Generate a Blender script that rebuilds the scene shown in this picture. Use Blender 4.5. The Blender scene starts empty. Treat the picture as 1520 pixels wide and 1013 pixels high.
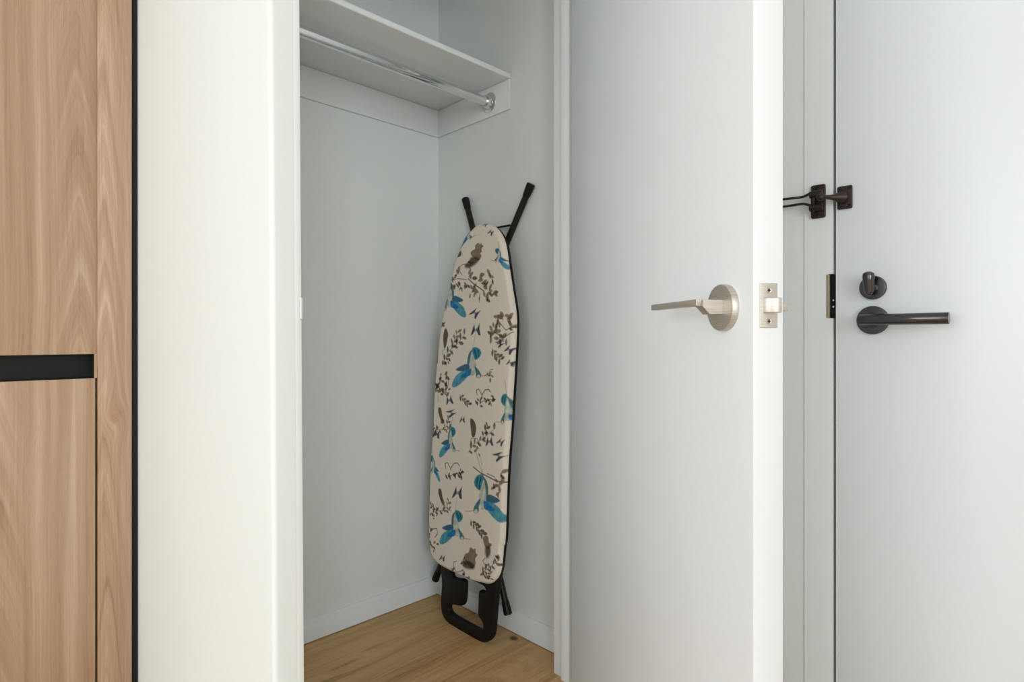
import bpy, bmesh, math, random
import numpy as np
from mathutils import Vector, Matrix

random.seed(7)
np.random.seed(7)
S = bpy.context.scene
COL = S.collection

# ------------------------------------------------------------------ camera
# world: x runs along the closet's back wall, y into the closet, z up; camera stands at x=y=0
W_PX, H_PX, F_PX, HORIZON = 1520.0, 1013.0, 870.0, 502.0
CAM_H = 0.90
CEIL_H = 2.45
YAW = math.atan2(0.7145, 0.6997)
FWD = Vector((math.cos(YAW), math.sin(YAW), 0))
RGT = Vector((math.sin(YAW), -math.cos(YAW), 0))
cam = bpy.data.objects.new('camera', bpy.data.cameras.new('camera'))
COL.objects.link(cam)
cam.location = (0, 0, CAM_H)
cam.rotation_euler = (math.pi / 2, 0, YAW - math.pi / 2)
cam.data.sensor_width = 36.0
cam.data.lens = F_PX / W_PX * 36.0
cam.data.shift_y = -(H_PX / 2 - HORIZON) / W_PX
cam.data.clip_start = 0.02
S.camera = cam

# ------------------------------------------------------------------ light and exposure
world = bpy.data.worlds.new('world'); S.world = world
world.use_nodes = True
wb = world.node_tree.nodes['Background']
wb.inputs[0].default_value = (0.86, 0.93, 1.0, 1)
wb.inputs[1].default_value = 1.0

def area(name, loc, target, sx, sy, power, col):
    l = bpy.data.lights.new(name, 'AREA'); l.shape = 'RECTANGLE'; l.size = sx; l.size_y = sy
    l.energy = power; l.color = col
    o = bpy.data.objects.new(name, l); COL.objects.link(o)
    o.location = loc
    o.rotation_euler = (Vector(target) - Vector(loc)).to_track_quat('-Z', 'Y').to_euler()
    return o
# daylight entering by the living room's two windows, left of and behind the camera (walls at x=-3.4 and y=-3.4)
DAY = (0.81, 0.92, 1.0)
area('window_left_offscreen', (-3.55, 0.35, 1.35), (0, 0.35, 1.35), 2.6, 2.0, 80, DAY)
area('window_rear_offscreen', (-1.8, -3.55, 1.35), (-1.8, 0, 1.35), 2.0, 2.0, 105, DAY)

S.view_settings.view_transform = 'Standard'
S.view_settings.look = 'None'
S.view_settings.gamma = 1.0
S.view_settings.use_curve_mapping = False
S.view_settings.exposure = -0.10

# ------------------------------------------------------------------ pixel helpers
def ray(px, py):
    return FWD + RGT * ((px - W_PX / 2) / F_PX) + Vector((0, 0, (HORIZON - py) / F_PX))
def on_x(px, py, x):
    d = ray(px, py); t = x / d.x
    return Vector((x, d.y * t, CAM_H + d.z * t))

# ------------------------------------------------------------------ materials
def lin(c):
    return tuple((v / 255 / 12.92) if v / 255 <= 0.04045 else ((v / 255 + 0.055) / 1.055) ** 2.4 for v in c)
def lin4(c): return lin(c) + (1.0,)
M = {}
class NT:
    """small helper around a material node tree"""
    def __init__(self, name):
        m = bpy.data.materials.new(name); m.use_nodes = True
        self.m = m; self.t = m.node_tree; self.b = self.t.nodes['Principled BSDF']
        M[name] = m
    def n(self, typ, **kw):
        nd = self.t.nodes.new(typ)
        for k, v in kw.items(): setattr(nd, k, v)
        return nd
    def link(self, a, b): self.t.links.new(a, b)
    def val(self, sock, v):
        if hasattr(v, 'is_output') or isinstance(v, bpy.types.NodeSocket): self.link(v, sock)
        else: sock.default_value = v
    def math(self, op, a, b=0.0, c=0.0):
        nd = self.n('ShaderNodeMath', operation=op)
        self.val(nd.inputs[0], a); self.val(nd.inputs[1], b); self.val(nd.inputs[2], c)
        return nd.outputs[0]
    def comb(self, x, y, z):
        nd = self.n('ShaderNodeCombineXYZ')
        for i, v in enumerate((x, y, z)): self.val(nd.inputs[i], v)
        return nd.outputs[0]
    def noise(self, vec, scale, detail=2.0, rough=0.5, dist=0.0):
        nd = self.n('ShaderNodeTexNoise')
        self.link(vec, nd.inputs['Vector'])
        nd.inputs['Scale'].default_value = scale; nd.inputs['Detail'].default_value = detail
        nd.inputs['Roughness'].default_value = rough; nd.inputs['Distortion'].default_value = dist
        return nd.outputs[0]
    def ramp(self, fac, stops):
        nd = self.n('ShaderNodeValToRGB'); self.link(fac, nd.inputs[0])
        e = nd.color_ramp.elements
        while len(e) < len(stops): e.new(0.5)
        for i, (p, c) in enumerate(stops): e[i].position = p; e[i].color = lin4(c)
        return nd.outputs[0]
    def mix(self, fac, a, b, mode='MIX'):
        nd = self.n('ShaderNodeMix', data_type='RGBA', blend_type=mode)
        self.val(nd.inputs[0], fac); self.val(nd.inputs[6], a); self.val(nd.inputs[7], b)
        return nd.outputs[2]
    def bump(self, h, strength, dist):
        nd = self.n('ShaderNodeBump'); self.link(h, nd.inputs['Height'])
        nd.inputs['Strength'].default_value = strength; nd.inputs['Distance'].default_value = dist
        self.link(nd.outputs[0], self.b.inputs['Normal'])
    def objco(self): return self.n('ShaderNodeTexCoord').outputs['Object']
    def geo(self):
        g = self.n('ShaderNodeNewGeometry'); s = self.n('ShaderNodeSeparateXYZ'); self.link(g.outputs['Position'], s.inputs[0])
        return g.outputs['Position'], s.outputs[0], s.outputs[1], s.outputs[2]

def plain(name, col, rough=0.5, metal=0.0, bump=None, spec=0.5, var=0.0):
    k = NT(name)
    k.b.inputs['Base Color'].default_value = lin4(col)
    k.b.inputs['Roughness'].default_value = rough
    k.b.inputs['Metallic'].default_value = metal
    k.b.inputs['Specular IOR Level'].default_value = spec
    pos = None
    if bump or var: pos = k.geo()[0]
    if bump: k.bump(k.noise(pos, bump[0], 3), bump[1], bump[2])
    if var:
        f = k.noise(pos, 9.0, 3)
        k.link(k.ramp(f, [(0.3, tuple(v * (1 - var) for v in col)), (0.7, col)]), k.b.inputs['Base Color'])
    return k.m
plain('wall_paint', (232, 234, 231), 0.55, bump=(140, 0.06, 0.002))
plain('ceiling_paint', (240, 240, 238), 0.8, bump=(120, 0.05, 0.002))
plain('door_paint', (233, 235, 237), 0.34, bump=(60, 0.025, 0.002))
plain('trim_paint', (234, 236, 235), 0.35, bump=(80, 0.03, 0.002))
plain('chrome', (226, 228, 230), 0.07, 1.0)
plain('black_metal', (34, 31, 30), 0.34, 0.6, var=0.15)
plain('black_nickel', (92, 89, 91), 0.2, 0.97, var=0.1)
plain('bronze_dark', (66, 54, 51), 0.42, 0.7, var=0.35)
plain('black_plastic', (15, 13, 12), 0.5, bump=(300, 0.05, 0.001), spec=0.25)
plain('black_tube', (30, 25, 23), 0.42, 0.1, var=0.1, spec=0.3)
plain('black_laminate', (17, 15, 14), 0.55, spec=0.3)
plain('gap_seal', (20, 16, 13), 0.8, spec=0.1)
plain('brass_edge', (176, 164, 140), 0.35, 0.9)
plain('screw_dark', (60, 56, 52), 0.4, 0.8)
plain('window_white', (238, 238, 236), 0.4)

k = NT('brushed_nickel')
p, px_, py_, pz_ = k.geo()
f = k.noise(k.comb(k.math('MULTIPLY', px_, 30), k.math('MULTIPLY', py_, 30), k.math('MULTIPLY', pz_, 900)), 1.0, 3)
k.link(k.ramp(f, [(0.3, (196, 188, 178)), (0.7, (217, 210, 201))]), k.b.inputs['Base Color'])
k.b.inputs['Metallic'].default_value = 1.0; k.b.inputs['Roughness'].default_value = 0.48

k = NT('window_glass')
k.b.inputs['Base Color'].default_value = (1, 1, 1, 1); k.b.inputs['Transmission Weight'].default_value = 1
k.b.inputs['Roughness'].default_value = 0.0; k.b.inputs['IOR'].default_value = 1.02

def cabinet_wood(name, x0, zoff, arch, knot=None, base=0.0):
    """straight grain along z with cathedral arches around x0, plus an optional knot"""
    k = NT(name)
    p, x, y, z = k.geo()
    gx = x
    if knot:
        kx, kz, sg = knot
        dx = k.math('SUBTRACT', x, kx); dz = k.math('SUBTRACT', z, kz)
        r2 = k.math('ADD', k.math('MULTIPLY', dx, dx), k.math('MULTIPLY', k.math('MULTIPLY', dz, dz), 0.30))
        g = k.math('EXPONENT', k.math('DIVIDE', r2, -sg * sg))
        gx = k.math('ADD', x, k.math('MULTIPLY', g, k.math('MULTIPLY', k.math('SUBTRACT', dx, k.math('MULTIPLY', dz, 0.3)), -0.8)))
    warp = k.noise(k.comb(k.math('MULTIPLY', x, 6), 0.0, k.math('MULTIPLY', k.math('ADD', z, zoff), 1.6)), 1.0, 2)
    gx = k.math('ADD', gx, k.math('MULTIPLY', warp, 0.03))
    # fine straight streaks
    fine = k.noise(k.comb(k.math('MULTIPLY', gx, 260), 0.0, k.math('MULTIPLY', z, 3.0)), 1.0, 4, 0.6)
    broad = k.noise(k.comb(k.math('MULTIPLY', gx, 34), 3.0, k.math('MULTIPLY', z, 0.5)), 1.0, 3, 0.5)
    # cathedral arches: contours of z + A (x-x0)^2
    d = k.math('SUBTRACT', gx, x0)
    field = k.math('ADD', z, k.math('MULTIPLY', k.math('SQRT', k.math('ADD', k.math('MULTIPLY', d, d), 0.00004)), arch))
    wob = k.noise(k.comb(k.math('MULTIPLY', x, 20), 7.0, k.math('MULTIPLY', z, 5)), 1.0, 2)
    field = k.math('ADD', field, k.math('MULTIPLY', wob, 0.05))
    arc = k.noise(k.comb(k.math('ADD', k.math('MULTIPLY', field, 11.0), zoff * 5), 1.3, 0.0), 1.0, 3, 0.65)
    mask = k.math('EXPONENT', k.math('MULTIPLY', k.math('MULTIPLY', d, d), -560.0))
    v = k.math('ADD', k.math('MULTIPLY', arc, mask), k.math('MULTIPLY', broad, k.math('SUBTRACT', 1.0, mask)))
    v = k.math('ADD', k.math('MULTIPLY', v, 0.66), k.math('MULTIPLY', fine, 0.34))
    c = k.ramp(v, [(0.29, (138, 102, 75)), (0.43, (172, 138, 110)), (0.54, (185, 153, 126)), (0.70, (206, 180, 154))])
    if knot:
        g2 = k.math('EXPONENT', k.math('DIVIDE', r2, -sg * sg * 0.12))
        c = k.mix(k.math('MULTIPLY', g2, 0.45), c, lin4((158, 112, 74)))
    pores = k.noise(k.comb(k.math('MULTIPLY', gx, 1500), 0.0, k.math('MULTIPLY', z, 45)), 1.0, 2)
    c = k.mix(0.10, c, k.ramp(pores, [(0.4, (140, 102, 74)), (0.6, (205, 178, 152))]))
    k.link(c, k.b.inputs['Base Color'])
    k.b.inputs['Roughness'].default_value = 0.5
    k.bump(fine, 0.03, 0.002)
    return k.m

def floor_wood():
    k = NT('oak_floor')
    p, x, y, z = k.geo()
    oi = k.n('ShaderNodeObjectInfo')
    off = k.math('MULTIPLY', oi.outputs['Random'], 37.0)
    warp = k.noise(k.comb(k.math('MULTIPLY', x, 2.2), k.math('MULTIPLY', y, 9), off), 1.0, 2)
    gy = k.math('ADD', y, k.math('MULTIPLY', warp, 0.05))
    # dark knots with a shape of their own, grain bending round them
    c_extra = None
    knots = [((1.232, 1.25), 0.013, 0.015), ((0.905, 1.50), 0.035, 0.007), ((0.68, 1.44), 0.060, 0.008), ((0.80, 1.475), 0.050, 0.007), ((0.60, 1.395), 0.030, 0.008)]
    kf = None
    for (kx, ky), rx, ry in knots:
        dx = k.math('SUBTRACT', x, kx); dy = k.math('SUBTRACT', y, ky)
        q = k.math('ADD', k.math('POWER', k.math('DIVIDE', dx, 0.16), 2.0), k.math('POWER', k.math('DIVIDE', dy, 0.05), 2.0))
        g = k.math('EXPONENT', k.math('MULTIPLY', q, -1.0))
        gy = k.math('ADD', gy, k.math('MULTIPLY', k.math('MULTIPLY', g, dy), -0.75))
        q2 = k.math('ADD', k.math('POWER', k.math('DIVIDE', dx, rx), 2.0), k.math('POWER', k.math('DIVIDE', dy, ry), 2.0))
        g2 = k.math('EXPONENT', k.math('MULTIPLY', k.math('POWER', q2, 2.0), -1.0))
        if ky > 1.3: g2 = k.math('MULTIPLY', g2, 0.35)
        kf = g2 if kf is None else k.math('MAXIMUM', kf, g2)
    fine = k.noise(k.comb(k.math('MULTIPLY', x, 5), k.math('MULTIPLY', gy, 230), off), 1.0, 4, 0.65)
    broad = k.noise(k.comb(k.math('MULTIPLY', x, 1.6), k.math('MULTIPLY', gy, 38), off), 1.0, 4, 0.6, 0.3)
    # wavy cathedral figure in the plank by the closet door
    ax = k.math('SUBTRACT', gy, 1.16)
    fld = k.math('ADD', x, k.math('MULTIPLY', k.math('MULTIPLY', ax, ax), 16.0))
    fld = k.math('ADD', fld, k.math('MULTIPLY', k.noise(k.comb(k.math('MULTIPLY', x, 14), k.math('MULTIPLY', y, 30), 1.0), 1.0, 2), 0.10))
    arc = k.noise(k.comb(k.math('MULTIPLY', fld, 20.0), 0.5, 0.0), 1.0, 3, 0.6)
    am = k.math('MULTIPLY', k.math('EXPONENT', k.math('MULTIPLY', k.math('MULTIPLY', ax, ax), -300.0)), 0.8)
    v = k.math('ADD', k.math('MULTIPLY', broad, k.math('SUBTRACT', 1.0, am)), k.math('MULTIPLY', arc, am))
    v = k.math('ADD', k.math('MULTIPLY', v, 0.66), k.math('MULTIPLY', fine, 0.34))
    c = k.ramp(v, [(0.30, (148, 104, 58)), (0.42, (194, 150, 97)), (0.52, (212, 169, 115)), (0.70, (225, 187, 135))])
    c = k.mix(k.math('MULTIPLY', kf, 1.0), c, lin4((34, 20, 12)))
    pores = k.noise(k.comb(k.math('MULTIPLY', x, 40), k.math('MULTIPLY', gy, 1200), off), 1.0, 2)
    c = k.mix(0.12, c, k.ramp(pores, [(0.4, (120, 82, 46)), (0.6, (216, 176, 124))]))
    k.link(c, k.b.inputs['Base Color'])
    k.b.inputs['Roughness'].default_value = 0.48
    k.bump(fine, 0.05, 0.002)
    return k.m
floor_wood()

k = NT('printed_cotton')
a = k.n('ShaderNodeAttribute'); a.attribute_name = 'print'
k.link(a.outputs['Color'], k.b.inputs['Base Color'])
k.b.inputs['Roughness'].default_value = 0.85
k.b.inputs['Specular IOR Level'].default_value = 0.2
k.bump(k.noise(k.geo()[0], 900, 2), 0.12, 0.001)

# ------------------------------------------------------------------ mesh helpers
def link(name, me, mat=None, parent=None):
    o = bpy.data.objects.new(name, me); COL.objects.link(o)
    if mat:
        me.materials.clear(); me.materials.append(M[mat])
    if parent: o.parent = parent
    return o
def empty(name, loc=(0, 0, 0)):
    o = bpy.data.objects.new(name, None); COL.objects.link(o); o.location = loc; o.empty_display_size = 0.05
    bpy.context.view_layer.update()
    return o
def tag(o, label=None, cat=None, group=None, kind=None):
    if label: o['label'] = label
    if cat: o['category'] = cat
    if group: o['group'] = group
    if kind: o['kind'] = kind
    return o
def finish(bm, name, mat, parent, smooth=True, mw=None):
    bmesh.ops.recalc_face_normals(bm, faces=bm.faces)
    me = bpy.data.meshes.new(name)
    if mw is not None: bm.transform(mw)
    if parent is not None: bm.transform(parent_inv(parent))
    bm.to_mesh(me); bm.free()
    o = link(name, me, mat, parent)
    if smooth:
        for p in me.polygons: p.use_smooth = True
        me.set_sharp_from_angle(angle=math.radians(38))
    return o
def parent_inv(p):
    """world -> local of a parent, before the dependency graph has run"""
    if p is None: return Matrix.Identity(4)
    return (Matrix.Translation(p.location) @ p.rotation_euler.to_matrix().to_4x4()).inverted() @ parent_inv(p.parent)
def add_box(bm, x0, x1, y0, y1, z0, z1, bev=0.0, seg=2):
    b = bmesh.new()
    bmesh.ops.create_cube(b, size=1.0)
    for v in b.verts:
        v.co = Vector(((x0 + x1) / 2 + v.co.x * (x1 - x0), (y0 + y1) / 2 + v.co.y * (y1 - y0), (z0 + z1) / 2 + v.co.z * (z1 - z0)))
    if bev: bmesh.ops.bevel(b, geom=list(b.edges), offset=bev, segments=seg, profile=0.5, affect='EDGES')
    me = bpy.data.meshes.new('t'); b.to_mesh(me); b.free()
    bm.from_mesh(me); bpy.data.meshes.remove(me)
def box(name, x0, x1, y0, y1, z0, z1, mat, parent=None, bev=0.0, mw=None, seg=2):
    bm = bmesh.new(); add_box(bm, x0, x1, y0, y1, z0, z1, bev, seg)
    return finish(bm, name, mat, parent, bev > 0, mw)
def add_tube(bm, pts, r, seg=16, cap=True, flat=1.0, up=None):
    """sweep of a circle along a polyline; r a number or a list"""
    pts = [Vector(p) for p in pts]
    n = len(pts); rs = r if isinstance(r, (list, tuple)) else [r] * n
    tang = []
    for i in range(n):
        a = pts[min(i + 1, n - 1)] - pts[i] if i < n - 1 else pts[i] - pts[i - 1]
        b = pts[i] - pts[i - 1] if i > 0 else a
        t = a.normalized() + b.normalized()
        tang.append(t.normalized())
    t0 = tang[0]
    ref = up if up is not None else (Vector((0, 0, 1)) if abs(t0.z) < 0.9 else Vector((1, 0, 0)))
    nrm = (ref - t0 * ref.dot(t0)).normalized()
    rings = []
    for i in range(n):
        t = tang[i]
        nrm = (nrm - t * nrm.dot(t)).normalized()
        bn = t.cross(nrm)
        ring = [bm.verts.new(pts[i] + (nrm * math.cos(2 * math.pi * j / seg) * flat + bn * math.sin(2 * math.pi * j / seg)) * rs[i]) for j in range(seg)]
        rings.append(ring)
    for i in range(n - 1):
        for j in range(seg):
            bm.faces.new((rings[i][j], rings[i][(j + 1) % seg], rings[i + 1][(j + 1) % seg], rings[i + 1][j]))
    if cap:
        bm.faces.new(list(reversed(rings[0]))); bm.faces.new(rings[-1])
def tube(name, pts, r, mat, parent=None, seg=16, mw=None, flat=1.0, up=None):
    bm = bmesh.new(); add_tube(bm, pts, r, seg, True, flat, up)
    return finish(bm, name, mat, parent, True, mw)
def bend(pts, rad=0.02, n=5):
    """round the inner corners of a polyline"""
    pts = [Vector(p) for p in pts]; out = [pts[0]]
    for i in range(1, len(pts) - 1):
        a, b, c = pts[i - 1], pts[i], pts[i + 1]
        d1 = min(rad, (a - b).length * 0.45); d2 = min(rad, (c - b).length * 0.45)
        p0 = b + (a - b).normalized() * d1; p2 = b + (c - b).normalized() * d2
        for k_ in range(n + 1):
            t = k_ / n
            out.append(p0 * (1 - t) ** 2 + b * 2 * t * (1 - t) + p2 * t * t)
    out.append(pts[-1]); return out
def lathe(name, prof, mat, parent=None, seg=40, mw=None):
    """profile of (radius, height) turned about local z"""
    bm = bmesh.new(); rings = []
    for r, h in prof:
        rings.append([bm.verts.new((r * math.cos(2 * math.pi * j / seg), r * math.sin(2 * math.pi * j / seg), h)) for j in range(seg)] if r > 1e-6 else [bm.verts.new((0, 0, h))])
    for a, b in zip(rings[:-1], rings[1:]):
        for j in range(seg):
            q = (a[j % len(a)], a[(j + 1) % len(a)], b[(j + 1) % len(b)], b[j % len(b)])
            q = list(dict.fromkeys(q))
            if len(q) > 2: bm.faces.new(q)
    return finish(bm, name, mat, parent, True, mw)
def plate(name, loops, depth, bev, mat, parent=None, mw=None, bres=2):
    """filled 2D outline (with holes), extruded along local z by depth, edges rounded"""
    cu = bpy.data.curves.new('t', 'CURVE'); cu.dimensions = '2D'; cu.fill_mode = 'BOTH'
    cu.extrude = depth / 2 - bev; cu.bevel_depth = bev; cu.bevel_resolution = bres; cu.offset = -bev
    for lp in loops:
        sp = cu.splines.new('POLY'); sp.points.add(len(lp) - 1); sp.use_cyclic_u = True
        for q, c in zip(sp.points, lp): q.co = (c[0], c[1], 0, 1)
    to = bpy.data.objects.new('t', cu); COL.objects.link(to)
    bpy.context.view_layer.update()
    me = bpy.data.meshes.new_from_object(to.evaluated_get(bpy.context.evaluated_depsgraph_get()))
    bpy.data.objects.remove(to); bpy.data.curves.remove(cu)
    bm = bmesh.new(); bm.from_mesh(me); bpy.data.meshes.remove(me)
    bmesh.ops.remove_doubles(bm, verts=bm.verts, dist=1e-5)
    return finish(bm, name, mat, parent, True, mw)
def rrect(w, h, r, n=6):
    out = []
    for cx, cy, a0 in ((w / 2 - r, h / 2 - r, 0), (-w / 2 + r, h / 2 - r, 90), (-w / 2 + r, -h / 2 + r, 180), (w / 2 - r, -h / 2 + r, 270)):
        for i in range(n + 1):
            a = math.radians(a0 + 90 * i / n); out.append((cx + r * math.cos(a), cy + r * math.sin(a)))
    return out
def frame(origin, ex, ey, ez):
    m = Matrix.Identity(4)
    for i, e in enumerate((ex, ey, ez)):
        e = Vector(e).normalized()
        m[0][i], m[1][i], m[2][i] = e
    m[0][3], m[1][3], m[2][3] = origin
    return m
def catmull(pts, n=6):
    out = []; L = len(pts)
    for i in range(L):
        p0, p1, p2, p3 = (np.array(pts[(i + j) % L], float) for j in (-1, 0, 1, 2))
        for k_ in range(n):
            t = k_ / n
            out.append(tuple(0.5 * (2 * p1 + (p2 - p0) * t + (2 * p0 - 5 * p1 + 4 * p2 - p3) * t * t + (3 * p1 - p0 - 3 * p2 + p3) * t ** 3)))
    return out

# ------------------------------------------------------------------ the setting
XR, YB = 1.2648, 1.6645            # side / entry wall plane, closet back wall plane
XN0, XN1 = 0.380, 0.430            # closet's left partition end
XJ = 1.181                         # right jamb face
YF, YJ = 0.936, 1.0457             # front and back of the closet's front wall
CEIL = CEIL_H
XL, YL, YC = -3.4, -3.4, 2.45      # living room bounds

floor = box('floor', XL, XR + 0.15, YL, YC, -0.06, -0.012, 'oak_floor'); tag(floor, kind='structure')
PW, PL = 0.215, 2.2
plank_me = {}
def plank_mesh(l, w):
    key = (round(l, 4), round(w, 4))
    if key not in plank_me:
        bm = bmesh.new()
        # chamfered plank, 5 sides up
        c = 0.0006
        vs = []
        for z, i in ((-0.012, 0.0003), (-c, 0.0003), (0.0, 0.0003 + c)):
            vs.append([bm.verts.new((sx * (l / 2 - i), sy * (w / 2 - i), z)) for sx, sy in ((-1, -1), (1, -1), (1, 1), (-1, 1))])
        for a, b in zip(vs[:-1], vs[1:]):
            for j in range(4): bm.faces.new((a[j], a[(j + 1) % 4], b[(j + 1) % 4], b[j]))
        bm.faces.new(vs[-1])
        me = bpy.data.meshes.new('plank'); bm.to_mesh(me); bm.free(); me.materials.append(M['oak_floor'])
        plank_me[key] = me
    return plank_me[key]
y = YB - 0.005 - PW * 24
row = 0
while y < YC - 0.02:
    y1 = min(y + PW, YC)
    y0 = max(y, YL)
    if y1 > y0 + 0.01:
        x = XL - (0.35 + 0.73 * row) % PL
        while x < XR:
            a, b = max(x, XL), min(x + PL, XR)
            if b - a > 0.02:
                o = bpy.data.objects.new('plank', plank_mesh(b - a, y1 - y0)); COL.objects.link(o)
                o.location = ((a + b) / 2, (y0 + y1) / 2, 0); o.parent = floor
            x += PL
    y += PW; row += 1

tag(box('ceiling', XL - 0.1, XR + 0.15, YL - 0.1, YC + 0.1, CEIL, CEIL + 0.1, 'ceiling_paint'), kind='structure')
# closet back wall
tag(box('wall_back', XN0 + 0.03, XR, YB, YB + 0.1, 0, CEIL, 'wall_paint'), kind='structure')
# side wall: closet side and entry wall in one plane, opening for the entry door
DY1, DY0 = 0.380, -0.520           # entry door leaf
FR = 0.057
bm = bmesh.new()
add_box(bm, XR, XR + 0.14, DY1 + FR, YC, 0, CEIL)
add_box(bm, XR, XR + 0.14, YL, DY0 - FR, 0, CEIL)
add_box(bm, XR, XR + 0.14, DY0 - FR, DY1 + FR, 2.11, CEIL)
tag(finish(bm, 'wall_right', 'wall_paint', None, False), kind='structure')
# front wall of the closet: right nib and header
bm = bmesh.new()
add_box(bm, XJ + 0.014, XR, YF, YJ, 0, CEIL)
add_box(bm, XN1 - 0.012, XJ + 0.014, YF, YJ, 2.062, CEIL)
tag(finish(bm, 'wall_front', 'wall_paint', None, False), kind='structure')
# partition left of the closet: long wall, rounded outer corner; a touch out of plumb as in the photograph
LEAN = 0.0070
def lean(o):
    for v in o.data.vertices: v.co.x -= (v.co.z - 0.9) * LEAN * max(0.12, min(1.0, (1.76 - v.co.y) / 0.7))
bm = bmesh.new()
R = 0.0085
prof = [(XN1 - 0.012, YF)]
for i in range(9):
    a = math.radians(270 - 90 * i / 8)
    prof.append((XN0 + R + R * math.cos(a), YF + R + R * math.sin(a)))
prof += [(XN0 - 0.0104, 1.76), (XN0 - 0.0104, YC), (XN1 - 0.012, YC)]
lo = [bm.verts.new((x, y, 0)) for x, y in prof]; hi = [bm.verts.new((x, y, CEIL)) for x, y in prof]
for i in range(len(prof)):
    j = (i + 1) % len(prof); bm.faces.new((lo[i], lo[j], hi[j], hi[i]))
bm.faces.new(lo); bm.faces.new(hi)
o = finish(bm, 'wall_left', 'wall_paint', None, True); lean(o); tag(o, kind='structure')
# far walls of the living room with its two windows
def window_wall(name, axis, c, a0, a1, w0, w1, z0, z1, n):
    bm = bmesh.new()
    def bx(p0, p1, q0, q1):
        if axis == 'x': add_box(bm, c - 0.15, c, p0, p1, q0, q1)
        else: add_box(bm, p0, p1, c - 0.15, c, q0, q1)
    bx(a0, w0, 0, CEIL); bx(w1, a1, 0, CEIL); bx(w0, w1, 0, z0); bx(w0, w1, z1, CEIL)
    tag(finish(bm, name, 'wall_paint', None, False), kind='structure')
    bm = bmesh.new()
    def fx(p0, p1, q0, q1, d0=-0.09, d1=-0.03):
        if axis == 'x': add_box(bm, c + d0, c + d1, p0, p1, q0, q1)
        else: add_box(bm, p0, p1, c + d0, c + d1, q0, q1)
    fx(w0, w0 + .06, z0, z1); fx(w1 - .06, w1, z0, z1); fx(w0 + .06, w1 - .06, z0, z0 + .06); fx(w0 + .06, w1 - .06, z1 - .06, z1)
    mid = (w0 + w1) / 2; fx(mid - .03, mid + .03, z0 + .06, z1 - .06)
    w = finish(bm, n, 'window_white', None, False); tag(w, kind='structure')
window_wall('wall_far_left', 'x', XL, YL, YC, -0.95, 1.65, 0.35, 2.35, 'window_1')
window_wall('wall_far_rear', 'y', YL, XL, XR + 0.14, -2.8, -0.8, 0.35, 2.35, 'window_2')
tag(box('wall_kitchen', XL, XN0, YC, YC + 0.1, 0, CEIL, 'wall_paint'), kind='structure')

# baseboards inside the closet
def baseboard(name, p0, p1, inward):
    """moulded strip: thick foot, small groove, thinner rounded top"""
    p0, p1, inward = Vector(p0), Vector(p1), Vector(inward)
    prof = [(0, 0.0025), (0.012, 0.0025), (0.012, 0.047), (0.0112, 0.0485), (0.0095, 0.0495), (0.0088, 0.0515), (0.0088, 0.060), (0.007, 0.0635), (0.004, 0.065), (0, 0.0652)]
    bm = bmesh.new()
    ra = [bm.verts.new(p0 + inward * a + Vector((0, 0, h))) for a, h in prof]
    rb = [bm.verts.new(p1 + inward * a + Vector((0, 0, h))) for a, h in prof]
    for i in range(len(prof) - 1): bm.faces.new((ra[i], ra[i + 1], rb[i + 1], rb[i]))
    bm.faces.new((ra[-1], ra[0], rb[0], rb[-1]))
    bm.faces.new(ra); bm.faces.new(rb)
    tag(finish(bm, name, 'trim_paint', None, True), kind='structure')
baseboard('baseboard_back', (XN1 - 0.01, YB, 0), (XR, YB, 0), (0, -1, 0))
baseboard('baseboard_right', (XR, YB - 0.012, 0), (XR, YJ, 0), (-1, 0, 0))

# closet door frame: jambs, head and stops
jf = box('trim_1', XJ, XJ + 0.014, YF, YJ, 0, 2.062, 'trim_paint', None, 0.0012); tag(jf, kind='structure')
def stop(x0, x1, z0, z1): return box('door_stop', x0, x1, 0.982, 1.0117, z0, z1, 'trim_paint', jf, 0.0015)
stop(XJ - 0.0113, XJ, 0.0, 2.04)
stop(XN1 + 0.0005, XJ - 0.0118, 2.035, 2.048)
box('head_jamb', XN1, XJ, YF, YJ, 2.048, 2.062, 'trim_paint', jf, 0.001)
jl = box('trim_2', XN1 - 0.012, XN1, YF, YJ, 0, 2.062, 'trim_paint', None, 0.0012); lean(jl); tag(jl, kind='structure')
# strike lip on the left jamb
sk = plate('strike_plate', [rrect(0.0045, 0.036, 0.0012)], 0.0022, 0.0005, 'chrome', jl,
      frame((XN1 - 0.0018, YF - 0.0014, 0.949), (1, 0, 0), (0, 0, 1), (0, -1, 0)))

# ------------------------------------------------------------------ entry door frame, door, hardware
XF = XR - 0.002
SZ0, SZ1 = 0.939, 1.027
bm = bmesh.new()
for z0, z1, ya in ((0, SZ0, DY1 + 0.0035), (SZ0, SZ1, DY1 + 0.0125), (SZ1, 2.11, DY1 + 0.0035)):
    add_box(bm, XF, XR + 0.10, ya, DY1 + FR, z0, z1)
add_box(bm, XF, XR + 0.10, DY0 - FR, DY0 - 0.0035, 0, 2.11)
add_box(bm, XF, XR + 0.10, DY0 - 0.0035, DY1 + 0.0035, 2.053, 2.11)
ef = finish(bm, 'trim_3', 'trim_paint', None, False); tag(ef, kind='structure')
box('strike_lip', XF - 0.0009, XF + 0.004, DY1 + 0.0095, DY1 + 0.0155, SZ0 + 0.001, SZ1 - 0.001, 'brass_edge', ef, 0.0005)
box('strike_box', XF + 0.012, XF + 0.05, DY1 + 0.0036, DY1 + 0.0124, SZ0 + 0.001, SZ1 - 0.001, 'black_laminate', ef)
for z in (0.962, 0.975): lathe('strike_screw', [(0, 0.002), (0.0018, 0.0018), (0.0024, 0.0)], 'chrome', ef, 12,
      frame((XF + 0.012, DY1 + 0.0062, z), (0, 1, 0), (0, 0, 1), (-1, 0, 0)))
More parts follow.
